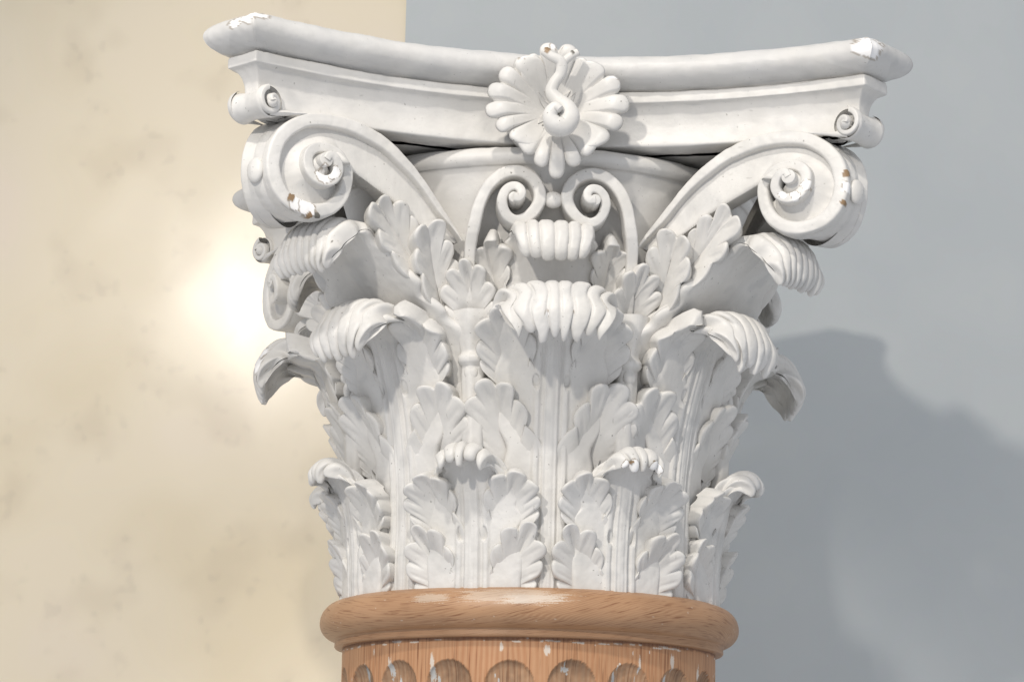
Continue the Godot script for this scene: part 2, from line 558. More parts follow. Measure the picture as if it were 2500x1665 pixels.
# ==================================================================== abacus
func make_abacus() -> void:
	var low := [Vector2(-0.05, 0.4095), Vector2(-0.0145, 0.4095), Vector2(-0.0125, 0.4105), Vector2(-0.012, 0.4125), Vector2(-0.0140, 0.424), Vector2(-0.0138, 0.434), Vector2(-0.0112, 0.443), Vector2(-0.0070, 0.4495), Vector2(-0.0030, 0.4515), Vector2(-0.0006, 0.4522), Vector2(0.0, 0.4538), Vector2(0.0, 0.4615), Vector2(-0.0006, 0.4632), Vector2(-0.0025, 0.464), Vector2(-0.0055, 0.4646), Vector2(-0.0062, 0.4662)]
	var prof := PackedVector2Array()
	for k in low.size() - 1:
		var m := 4 if k in [3, 4, 5] else 2
		for i in m:
			prof.append(low[k].lerp(low[k + 1], float(i) / m) if k < 3 or k > 6 else crom(low, k, float(i) / m))
	for i in 33:
		var t := -PI / 2 + 0.12 + (PI - 0.1) * i / 32.0
		prof.append(Vector2(-0.004 + 0.0245 * cos(t), 0.4835 + 0.0168 * sin(t)))
	prof.append(Vector2(-0.02, 0.5012))
	prof.append(Vector2(-0.05, 0.5015))
	# plan: four concave sides and chamfered corners, worked out afresh for every step of the moulding
	var s := Shape.new()
	var nside := 120
	var ncham := 22
	var n := 4 * (nside + 1 + ncham)
	var tl := Vector2(1.0, 0.60).normalized()      # direction of the side where it meets the chamfer
	var na := Vector2(-tl.y, tl.x)
	var nb := Vector2(1, 1).normalized()
	var mit := (na + nb) / (1.0 + na.dot(nb))
	for j in prof.size():
		var off := prof[j].x
		var cr := Vector2(0.2965, 0.325) + mit * off
		var zc := 0.2325 + off
		for q in 4:
			var rot := -PI / 2 * q
			for i in nside + 1 + ncham:
				var p: Vector2
				var e := 0.0014 if prof[j].y < 0.4655 else 0.0065
				if i <= nside:
					var f := -1.0 + 2.0 * i / nside
					f = signf(f) * (1.0 - pow(1.0 - absf(f), 1.5))
					if i == 1: f = minf(f, -1.0 + e / cr.x)
					if i == nside - 1: f = maxf(f, 1.0 - e / cr.x)
					p = Vector2(f * cr.x, zc + (cr.y - zc) * f * f)
					if i == 0 or i == nside:      # ease the arris
						var inw := Vector2(-signf(p.x) * 0.85, -0.53)
						var out := Vector2(signf(p.x) * 0.707, -0.707)
						p += (inw + out) * e * 0.25
				else:
					var d := (Vector2(cr.y, cr.x) - cr).normalized()
					var k := float(i - nside - 1) / (ncham - 1)
					p = (cr + d * e).lerp(Vector2(cr.y, cr.x) - d * e, k)
				s.v.append(Vector3(p.x * cos(rot) - p.y * sin(rot), prof[j].y, p.x * sin(rot) + p.y * cos(rot)))
	s.stitch(0, n, prof.size(), true, true)
	s.fan(Vector3(0, 0.4095, 0), 0, n, true)
	s.fan(Vector3(0, 0.502, 0), (prof.size() - 1) * n, n, false)
	commit("abacus", s, paint, capital, Transform3D.IDENTITY, 1.3, Color(1, 1, 1), PackedColorArray(), 0.6)

# ==================================================================== leaflets
# a leaflet: rounded fingers round a centre, mapped to 3D by f(x, y, h)
func leaflet(f: Callable, center: Vector2, tail: Vector2, tips: Array, o := {}) -> Shape:
	var nf_: float = o.get("notch", 0.12)
	var grow: float = o.get("grow", 1.13)
	var taper: float = o.get("taper", 1.25)
	var lift0: float = o.get("lift0", -0.004)
	var lift1: float = o.get("lift1", 0.009)
	var bulge: float = o.get("bulge", 0.0022)
	var furrow: float = o.get("furrow", 0.0060)
	var dish: float = o.get("dish", 0.021)
	var vein: float = o.get("vein", 1.0)
	var fan: bool = o.get("fan", false)
	var far0: float = o.get("far0", 0.5)
	var rim: float = o.get("rim", 0.0036)
	var wall: float = o.get("wall", 0.008 + lift1)
	var flip: bool = o.get("flip", false)
	var N: int = o.get("n", 132)
	var M: int = o.get("m", 13)
	var all: Array = [tail] + tips
	var base_ang := (tail - center).angle()
	var ang: Array = []
	var rad: Array = []
	for p in all:
		var d: Vector2 = p - center
		var a := fposmod(d.angle() - base_ang, TAU)
		ang.append(a)
		rad.append(d.length() * (grow if rad.size() > 0 else 1.0))
	# order by angle (tail stays first)
	var ord_: Array = range(all.size())
	ord_.sort_custom(func(p, q): return ang[p] < ang[q])
	var A: Array = []
	var R: Array = []
	for k in ord_:
		A.append(ang[k])
		R.append(rad[k])
	var K := A.size()
	# notch between finger k and k+1
	var NA: Array = []
	var NR: Array = []
	for k in K:
		var k2 := (k + 1) % K
		var a2: float = A[k2] + (TAU if k2 == 0 else 0.0)
		NA.append(lerpf(A[k], a2, 0.5 if (k != 0 and k2 != 0) else (0.62 if k == 0 else 0.38)))
		var mn := minf(R[k], R[k2])
		NR.append(mn * (1.0 - nf_) if (k != 0 and k2 != 0) else mn * 0.8)
	var fr_dir := (center - tail).normalized()
	var s := Shape.new()
	var outl := PackedVector2Array()
	var ft := PackedFloat32Array()
	for i in N:
		var a := TAU * i / N
		# find finger
		var k := 0
		var lo: float
		var hi: float
		if a < NA[0]:
			k = 0
		elif a >= NA[K - 1]:
			k = 0
		else:
			for q in range(1, K):
				if a < NA[q]:
					k = q
					break
		if k == 0:
			lo = NA[K - 1] - TAU
			hi = NA[0]
			if a >= NA[K - 1]:
				a -= TAU
		else:
			lo = NA[k - 1]
			hi = NA[k]
		var t: float
		if a < A[k]:
			t = (a - A[k]) / (A[k] - lo)
		else:
			t = (a - A[k]) / (hi - A[k])
		var nr: float = lerpf(NR[(k + K - 1) % K], NR[k], (a - lo) / (hi - lo))
		var env := pow(maxf(1.0 - pow(absf(t), 2.6), 0.0), 0.70)
		var r: float = nr + (R[k] - nr) * env
		if k == 0:
			r = nr + (R[0] - nr) * pow(maxf(1.0 - absf(t), 0.0), taper)
			t = 0.35
		outl.append(center + Vector2.from_angle(a + base_ang) * r)
		ft.append(t)
	var len_ := 0.0
	for p in outl:
		len_ = maxf(len_, (p - tail).dot(fr_dir))
	for j in M + 3:
		var rho := minf(float(j) / (M - 1), 1.0)
		rho = 1.0 - pow(1.0 - rho, 1.3)
		for i in N:
			# veins leave a midrib low down and slant outwards to the fingers
			var al := clampf((outl[i] - tail).dot(fr_dir) / len_, 0.0, 1.0)
			var root := tail + fr_dir * len_ * ((0.04 + 0.60 * al * al + 0.08 * al) if not fan else 0.10)
			var q := root.lerp(outl[i], rho)
			var d := q - tail
			var along := clampf(d.dot(fr_dir) / len_, 0.0, 1.0)
			var perp := absf(d.cross(fr_dir))
			var h := lerpf(lift0, lift1, pow(along, 1.35))
			var t := absf(ft[i])
			var far := ss(far0, 1.0, rho)
			h += bulge * far * (0.25 - pow(t, 2.2))
			h -= furrow * (1.0 - ss(0.0, dish, perp)) * (1.0 - 0.45 * rho)
			h -= 0.0013 * (1.0 - ss(0.0, 0.0030, perp)) * (1.0 - ss(0.6, 1.0, rho)) * vein
			h -= 0.0011 * (1.0 - ss(0.0, 0.34, t)) * ss(0.35, 0.65, rho) * (1.0 - ss(0.78, 0.97, rho)) * vein
			h -= 0.8 * bulge * ss(0.70, 1.0, t) * ss(far0 - 0.05, 0.9, rho)
			h += rim * (ss(0.35, 0.95, rho) * (1.0 - 0.4 * t) + 0.6 * ss(0.5, 1.0, along))
			var edge := clampf((1.0 - float(j) / (M - 1)) / 0.11, 0.0, 1.0)
			h -= 0.0022 * (1.0 - sqrt(1.0 - (1.0 - edge) * (1.0 - edge)))
			if j >= M:
				h -= wall * (j - M + 1) / 3.0
				q = root.lerp(outl[i], 1.0 - 0.05 * (j - M + 1))
			s.v.append(f.call(q.x, q.y, h))
	s.stitch(0, N, M + 3, flip, true)
	return s

# ==================================================================== acanthus leaves
class Spine:
	var r := PackedFloat32Array()
	var y := PackedFloat32Array()
	var nr := PackedFloat32Array()
	var ny := PackedFloat32Array()
	var L := 0.0
	var N := 260
	var flat := 0.0
	var y_first := 0.0
	func at(x: float, s: float, h: float) -> Vector3:
		var f := clampf(s / L, 0.0, 1.0) * (N - 1)
		var k := mini(int(f), N - 2)
		var t := f - k
		var rr := lerpf(r[k], r[k + 1], t)
		var a := (x / rr) if flat == 0.0 else 0.0
		rr += h * lerpf(nr[k], nr[k + 1], t)
		var yy := lerpf(y[k], y[k + 1], t) + h * lerpf(ny[k], ny[k + 1], t)
		if flat == 0.0:
			return Vector3(rr * sin(a), yy, rr * cos(a))
		return Vector3(x, yy, rr - x * x * lerpf(2.7, flat, smoothstep(0.0, 0.5, s / L)))
	# leaf (x, height) for the lower, upright part
	func up(x: float, yy: float, h: float) -> Vector3:
		return at(x, s_of(yy), h)
	func s_of(yy: float) -> float:
		var lo := 0
		while lo < N - 2 and y[lo + 1] < yy and y[lo + 1] >= y[lo]:
			lo += 1
		return L * (lo + clampf((yy - y[lo]) / maxf(y[lo + 1] - y[lo], 1e-6), 0, 1)) / (N - 1)

func spine(pts: Array, flat := 0.0) -> Spine:
	var c := resample2(curve2(pts, 16), 260)
	var s := Spine.new()
	s.flat = flat
	for i in c.size():
		var t := (c[mini(i + 1, 259)] - c[maxi(i - 1, 0)]).normalized()
		s.r.append(c[i].x)
		s.y.append(c[i].y)
		s.nr.append(t.y)
		s.ny.append(-t.x)
		if i > 0:
			s.L += c[i].distance_to(c[i - 1])
	return s

# the blade of a leaf: an upright ribbed sheet whose top curls over in fluted fingers
func blade(sp: Spine, o: Dictionary) -> Shape:
	var nu: int = o.get("nu", 105)
	var nv: int = o.get("nv", 170)
	var hw: Curve = o.hw
	var vc: float = o.vc
	var n: int = o.ribs
	var A: float = o.amp
	var T: float = o.get("thick", 0.008)
	var D: float = o.get("droop", 0.015)
	var pull: float = o.get("pull", 0.5)
	var rnd: float = o.get("round", 0.10)
	var sc: float = o.get("scallop", 0.010)
	var stem: float = o.get("stem", 1.0)
	var warp: float = o.get("warp", 0.0)
	var eyes: Array = o.get("eyes", [])
	var wave: float = o.get("wave", 0.06)
	var s := Shape.new()
	for side in 2:
		var first := s.v.size()
		for j in nv:
			var v := float(j) / (nv - 1)
			v = 1.0 - pow(1.0 - v, 1.7)
			var w := hw.sample(v)
			w *= 1.0 - 0.12 * pow(absf(cos(v * PI * 8.0)), 2.5) * ss(0.2, 0.3, v) * (1.0 - ss(vc, vc + 0.1, v))
			w *= 1.0 + wave * cos((v - vc) / (1.0 - vc) * PI * 5.0) * ss(vc, vc + 0.1, v)
			var ramp := ss(vc - 0.10, vc + 0.12, v)
			for i in nu:
				var u := -1.0 + 2.0 * i / (nu - 1)
				u = signf(u) * (1.0 - pow(1.0 - absf(u), 1.15))
				var uw := u + warp * (0.04 * sin(u * 7.0 + warp * 9.0) + 0.015 * sin(u * 13.0))
				var k := (uw * 0.5 + 0.5) * n
				var kf := floorf(clampf(k, 0.0, n - 0.001))
				var t := clampf((k - kf) * 2.0 - 1.0, -1.0, 1.0)
				var long := 1.0 + 0.95 * warp * sin(kf * 2.7 + warp * 20.0)
				var endc := sp.L * (1.0 - rnd * u * u - 0.05 * pow(absf(u), 6.0)) - sc * long * (1.0 - sqrt(1.0 - 0.98 * t * t)) - sc * 0.5 * (1.0 - long)
				var sv: float
				if v < vc:
					sv = v * sp.L
				else:
					sv = lerpf(vc * sp.L, endc, (v - vc) / (1.0 - vc))
				var rib := (1.0 - pow(absf(t), 5.0)) * (1.0 - 0.25 * t * t) - 0.6
				var ea := clampf((1.0 - absf(u)) / 0.10, 0.0, 1.0)
				var eb := clampf((1.0 - v) / 0.07, 0.0, 1.0)
				var th := T * (1.0 + 0.25 * ramp) * sqrt(1.0 - (1.0 - ea) * (1.0 - ea)) * sqrt(1.0 - (1.0 - eb) * (1.0 - eb))
				var x := u * w
				var h: float
				if side == 0:      # the face that shows on the upright part, under the curl later
					h = th * 0.5 - A * 0.6 * ramp * rib * sqrt(eb)
					var ax := absf(x)
					var st := stem * (1.0 - ss(vc - 0.12, vc + 0.02, v))
					h += st * (0.0036 * (1.0 - ss(0.0060, 0.0088, ax)) + 0.0026 * ss(0.0092, 0.0120, ax) * (1.0 - ss(0.0150, 0.0185, ax)))
					for ey in eyes:
						h -= 0.007 * (1.0 - ss(0.35, 1.0, Vector2((ax - ey.x) / 0.0036, (sv - 0.04 - ey.y) / 0.0085).length()))
					h -= st * 0.0008 * (1.0 - ss(0.0, 0.0020, absf(ax - 0.0040)))
				else:
					h = -th * 0.5 - A * ramp * rib * sqrt(minf(ea, eb))
				var p := sp.at(x, sv, h)
				var dr := ss(vc - 0.02, vc + 0.22, v) * pow(absf(u), 2.6) * D
				p.y -= dr
				p.z -= dr * pull
				s.v.append(p)
		s.stitch(first, nu, nv, side == 1, false)
	return s

func curve_of(pts: Array) -> Curve:
	var c := Curve.new()
	c.min_value = 0.0
	c.max_value = 1.0
	for p in pts:
		c.add_point(p)
	for i in c.point_count:
		c.set_point_left_mode(i, Curve.TANGENT_LINEAR if false else Curve.TANGENT_FREE)
	c.bake_resolution = 200
	c.bake()
	return c

func wob(rng: RandomNumberGenerator, p: Vector2, a: float) -> Vector2:
	return p + Vector2(rng.randf_range(-a, a), rng.randf_range(-a, a))

# builds leaflets on both sides of a leaf. sets: [center, tail, tips, options]
func leaflets(node: Node, sp: Spine, sets: Array, tr: Transform3D, rng: RandomNumberGenerator) -> void:
	for st in sets:
		for sd in [1.0, -1.0]:
			var fl := func(p: Vector2) -> Vector2: return Vector2(p.x * sd, p.y)
			var tips: Array = []
			for p in st[2]:
				tips.append(wob(rng, fl.call(p), 0.0016))
			var o: Dictionary = st[3].duplicate()
			o["flip"] = true
			o["lift1"] = o.get("lift1", 0.009) * rng.randf_range(0.85, 1.2)
			var s := leaflet(sp.up, wob(rng, fl.call(st[0]), 0.001), fl.call(st[1]), tips, o)
			commit("leaflet", s, paint, node, tr, 1.0)

func make_leaves() -> void:
	var rng := RandomNumberGenerator.new()
	rng.seed = 20
	# ---- upper row: eight tall leaves
	var hw2 := curve_of([Vector2(0, 0.040), Vector2(0.3, 0.045), Vector2(0.55, 0.058), Vector2(0.72, 0.062), Vector2(0.85, 0.058), Vector2(1, 0.050)])
	var sets2 := [
		[Vector2(0.047, 0.130), Vector2(0.024, 0.030), [Vector2(0.062, 0.092), Vector2(0.077, 0.106), Vector2(0.084, 0.128), Vector2(0.082, 0.151), Vector2(0.067, 0.174), Vector2(0.045, 0.172), Vector2(0.0265, 0.150)], {"lift1": 0.017, "grow": 1.0}],
		[Vector2(0.042, 0.200), Vector2(0.021, 0.105), [Vector2(0.055, 0.166), Vector2(0.068, 0.181), Vector2(0.076, 0.203), Vector2(0.074, 0.227), Vector2(0.059, 0.245), Vector2(0.034, 0.236), Vector2(0.0175, 0.206)], {"lift1": 0.013, "grow": 1.0}]]
	var hw2d := curve_of([Vector2(0, 0.040), Vector2(0.3, 0.045), Vector2(0.52, 0.060), Vector2(0.68, 0.060), Vector2(0.82, 0.047), Vector2(1, 0.040)])
	var up_row := [[0.8, 0.0, 0.0], [-45.0, 0.004, -0.009], [45.0, 0.0, -0.009], [-90.0, 0.0, -0.014], [90.0, -0.008, -0.014], [135.0, 0.0, 0.0], [-135.0, 0.0, 0.0], [180.0, 0.0, 0.0]]
	for q in up_row:
		seed_shift = q[0] * 0.013
		var dr: float = q[1]
		var dy: float = q[2]
		var sp := spine([Vector2(0.191, -0.04), Vector2(0.1915, 0.04), Vector2(0.196, 0.10), Vector2(0.2045, 0.145), Vector2(0.217, 0.185), Vector2(0.233, 0.220), Vector2(0.251 + dr * 0.5, 0.243 + dy), Vector2(0.269 + dr, 0.251 + dy), Vector2(0.284 + dr, 0.244 + dy), Vector2(0.294 + dr, 0.224 + dy), Vector2(0.293 + dr, 0.207 + dy), Vector2(0.289 + dr, 0.194 + dy)])
		var tr := turned(q[0])
		var b := blade(sp, {"hw": hw2d if q[0] in [45.0, -45.0, 135.0, -135.0] else hw2, "vc": 0.72, "ribs": 7 if absf(q[0]) > 1.0 else 8, "eyes": [Vector2(0.0150, 0.172), Vector2(0.0205, 0.112)], "amp": 0.0028, "thick": 0.010, "droop": 0.020, "pull": 0.15, "round": 0.045, "scallop": 0.016, "wave": 0.10, "warp": rng.randf_range(0.3, 0.8)})
		var leaf := commit("acanthus_leaf", b, paint, capital, tr)
		leaf.rotation.y = deg_to_rad(q[0])
		leaflets(leaf, sp, sets2, tr, rng)
	# ---- lower row: eight shorter leaves between them
	var hw1 := curve_of([Vector2(0, 0.048), Vector2(0.35, 0.052), Vector2(0.60, 0.050), Vector2(0.74, 0.040), Vector2(0.86, 0.033), Vector2(1, 0.027)])
	var sets1 := [
		[Vector2(0.037, 0.051), Vector2(0.016, -0.030), [Vector2(0.050, 0.022), Vector2(0.063, 0.034), Vector2(0.069, 0.052), Vector2(0.065, 0.070), Vector2(0.050, 0.083), Vector2(0.028, 0.079), Vector2(0.013, 0.056)], {"lift1": 0.014, "grow": 1.0}],
		[Vector2(0.041, -0.010), Vector2(0.019, -0.060), [Vector2(0.060, -0.038), Vector2(0.070, -0.016), Vector2(0.069, 0.009), Vector2(0.057, 0.030), Vector2(0.038, 0.026), Vector2(0.020, 0.003)], {"lift1": 0.016, "grow": 1.0}]]
	for q in [-20.5, 22.0, -67.0, 67.5, -112.5, 112.5, -157.5, 157.5]:
		seed_shift = q * 0.017
		var sp := spine([Vector2(0.197, -0.045), Vector2(0.198, 0.0), Vector2(0.201, 0.035), Vector2(0.207, 0.060), Vector2(0.216, 0.082), Vector2(0.227, 0.096), Vector2(0.238, 0.099), Vector2(0.247, 0.091), Vector2(0.248, 0.079)])
		var tr := turned(q)
		var b := blade(sp, {"hw": hw1, "vc": 0.66, "ribs": 5, "eyes": [Vector2(0.0120, 0.024)], "amp": 0.0030, "thick": 0.008, "droop": 0.018, "pull": 0.2, "round": 0.065, "scallop": 0.013, "warp": rng.randf_range(0.5, 1.0)})
		var leaf := commit("acanthus_leaf", b, paint, capital, tr)
		leaf.rotation.y = deg_to_rad(q)
		leaflets(leaf, sp, sets1, tr, rng)
	# ---- small leaves under the helices, one on each face
	var hw3 := curve_of([Vector2(0, 0.030), Vector2(0.4, 0.045), Vector2(0.62, 0.050), Vector2(0.75, 0.043), Vector2(0.88, 0.041), Vector2(1, 0.036)])
	var sets3 := [[Vector2(0.058, 0.278), Vector2(0.050, 0.232), [Vector2(0.074, 0.262), Vector2(0.077, 0.286), Vector2(0.073, 0.304), Vector2(0.060, 0.315), Vector2(0.046, 0.304), Vector2(0.041, 0.278)], {"lift0": 0.004, "lift1": 0.012}]]
	for q in [0.0, 90.0, 180.0, -90.0]:
		seed_shift = q * 0.011 + 0.3
		var sp := spine([Vector2(0.199, 0.17), Vector2(0.205, 0.23), Vector2(0.211, 0.27), Vector2(0.220, 0.299), Vector2(0.232, 0.315), Vector2(0.246, 0.319), Vector2(0.258, 0.310), Vector2(0.262, 0.294), Vector2(0.258, 0.281)])
		var tr := turned(q)
		var b := blade(sp, {"hw": hw3, "vc": 0.66, "ribs": 6, "amp": 0.0034, "thick": 0.009, "droop": 0.004, "pull": 1.0, "round": 0.03, "scallop": 0.005, "stem": 0.0, "warp": 0.4, "wave": 0.0})
		var leaf := commit("acanthus_leaf", b, paint, capital, tr)
		leaf.rotation.y = deg_to_rad(q)
		leaflets(leaf, sp, sets3, tr, rng)

# ==================================================================== stalks with their calyx
func tube(pts: PackedVector3Array, rad: PackedFloat32Array, seg: int) -> Shape:
	var s := Shape.new()
	var n := pts.size()
	var side := Vector3.ZERO
	for j in n:
		var t := (pts[mini(j + 1, n - 1)] - pts[maxi(j - 1, 0)]).normalized()
		if j == 0:
			side = t.cross(Vector3(0.31, 0.2, 0.93)).normalized()
		side = (side - t * side.dot(t)).normalized()
		var up := t.cross(side)
		for i in seg:
			var a := TAU * i / seg
			s.v.append(pts[j] + (side * cos(a) + up * sin(a)) * rad[j])
	s.stitch(0, seg, n, false, true)
	s.fan(pts[0], 0, seg, true)
	s.fan(pts[n - 1], (n - 1) * seg, seg, false)
	return s

func make_stalks() -> void:
	var rng := RandomNumberGenerator.new()
	rng.seed = 71
	for face in 4:
		for sd in [-1.0, 1.0]:
			var ang: float = 90.0 * face + 0.8 + sd * 21.6
			var tr := turned(ang)
			seed_shift = ang * 0.01
			# stem with a collar ring
			var s := Shape.new()
			var ny := 84
			var sg := 40
			for j in ny:
				var v := float(j) / (ny - 1)
				var y := lerpf(0.06, 0.240, v)
				var rad := lerpf(0.0105, 0.0128, v)
				var col := ss(0.186, 0.189, y) * (1.0 - ss(0.195, 0.198, y))
				rad += 0.0042 * col
				rad += 0.0100 * ss(0.194, 0.238, y)
				for i in sg:
					var a := TAU * i / sg
					var fl := 1.0 + (0.05 * cos(a * 6.0) * (1.0 - col))
					s.v.append(Vector3(rad * fl * sin(a), y, 0.203 + 0.05 * maxf(y - 0.12, 0) + rad * fl * cos(a)))
			s.stitch(0, sg, ny, true, true)
			var stalk := commit("stalk", s, paint, capital, tr, 0.8)
			stalk.rotation.y = deg_to_rad(ang)
			# little turned-down tongue under the collar
			var bead := Shape.new()
			bead.grid(25, 17, func(i, j):
				var a: float = TAU * i / 24.0
				var b: float = -PI / 2 + PI * j / 16.0
				return Vector3(0.0075 * cos(b) * sin(a), 0.179 + 0.0095 * sin(b), 0.2150 + 0.0045 * cos(b) * cos(a)))
			commit("tongue", bead, paint, stalk, tr, 0.5)
			# calyx: a cupped leaf the two scrolls grow from
			var sp := spine([Vector2(0.214, 0.18), Vector2(0.219, 0.21), Vector2(0.224, 0.24), Vector2(0.230, 0.27), Vector2(0.240, 0.31)])
			var k: float = 0.0
			var tips := [Vector2(k + 0.017, 0.219), Vector2(k + 0.025, 0.240), Vector2(k + 0.025, 0.262), Vector2(k + 0.014, 0.281), Vector2(k, 0.290), Vector2(k - 0.015, 0.280), Vector2(k - 0.025, 0.261), Vector2(k - 0.025, 0.237), Vector2(k - 0.016, 0.219)]
			for i in tips.size():
				tips[i] = wob(rng, tips[i], 0.0015)
			var lf := leaflet(sp.up, Vector2(0, 0.245), Vector2(0, 0.20), tips, {"flip": true, "lift0": -0.004, "lift1": 0.010, "wall": 0.022, "notch": 0.15, "n": 160, "grow": 1.05, "taper": 1.4})
			commit("calyx", lf, paint, stalk, tr, 1.0)

# ==================================================================== scrolls
# o: outer edge from the foot of the stem to the inner end of the spiral (plane coordinates)
# low: lower edge of the stem; place(a, b, h) puts a plane point into space
func scroll(o: PackedVector2Array, stem_n: int, low: PackedVector2Array, eye: Vector2, place: Callable, k: Dictionary) -> Shape:
	var s := Shape.new()
	var n := o.size()
	var inward: float = k.inward
	var flip: bool = k.flip
	var depth: float = k.depth
	# raised rim
	var cs := 17
	for j in n:
		var v := float(j) / (n - 1)
		var t := (o[mini(j + 1, n - 1)] - o[maxi(j - 1, 0)]).normalized()
		var nrm := Vector2(-t.y, t.x) * inward
		var w: float = k.width.sample(v)
		var hh: float = k.rise.sample(v)
		var sec := [Vector2(0.0, -depth), Vector2(0.0, -depth * 0.5), Vector2(0.0, -0.0032), Vector2(0.03, -0.0012), Vector2(0.09, -0.0003), Vector2(0.16, 0.0), Vector2(0.27, 0.0001), Vector2(0.38, 0.0002), Vector2(0.5, 0.0003), Vector2(0.6, 0.0003), Vector2(0.7, 0.0002), Vector2(0.77, 0.0001), Vector2(0.83, 0.0), Vector2(0.92, -0.0006), Vector2(0.98, -0.0024), Vector2(1.0, -0.006), Vector2(1.0, -0.022)]
		for c in sec:
			var p: Vector2 = o[j] + nrm * w * c.x
			s.v.append(place.call(p.x, p.y, hh + c.y if c.x > 0.0 or c.y > -0.01 else c.y))
	s.stitch(0, cs, n, flip, false)
	# sunken floor of the channel
	var first := s.v.size()
	var fl: float = k.floor
	var m := 14
	var nf_: int = k.floor_n
	for j in nf_:
		var q: Vector2
		if j < stem_n:
			q = low[clampi(int(float(j) / stem_n * (low.size() - 1)), 0, low.size() - 1)]
		else:
			q = low[low.size() - 1].lerp(eye, ss(0.0, 0.35, float(j - stem_n) / (nf_ - stem_n)))
		for i in m:
			var c := float(i) / (m - 3)
			var cup := -0.0018 * sin(minf(c, 1.0) * PI)
			var up: float = (1.0 * k.rise.sample(1.0)) * ss(0.3, 1.0, c) * ss(stem_n, stem_n + 20, j)
			if i < m - 2:
				var p := o[j].lerp(q, c)
				var ed := -0.0015 * pow(c, 10.0) if j < stem_n else 0.0
				s.v.append(place.call(p.x, p.y, -fl + cup + up + ed))
			else:
				s.v.append(place.call(q.x, q.y, -fl + up - 0.004 - (0.02 if i == m - 1 else 0.0)))
	s.stitch(first, m, nf_, flip, false)
	# rounded end in the middle of the spiral
	var e: Vector2 = o[n - 1] + (o[n - 1] - o[n - 4]).rotated(inward * PI / 2).normalized() * k.width.sample(1.0) * 0.5
	var er: float = k.width.sample(1.0) * k.get("eye", 0.85)
	var eh: float = k.rise.sample(1.0)
	s.grid(24, 14, func(i, j):
		var a: float = TAU * i / 24.0
		var b: float = PI / 2 * (1.0 - j / 13.0)
		var rr: float = er * cos(b) if j < 13 else er
		return place.call(e.x + rr * cos(a), e.y + rr * sin(a), (eh - 0.002 + er * 0.16 * sin(b)) if j < 12 else eh - 0.012 * (j - 11)), flip, true)
	return s

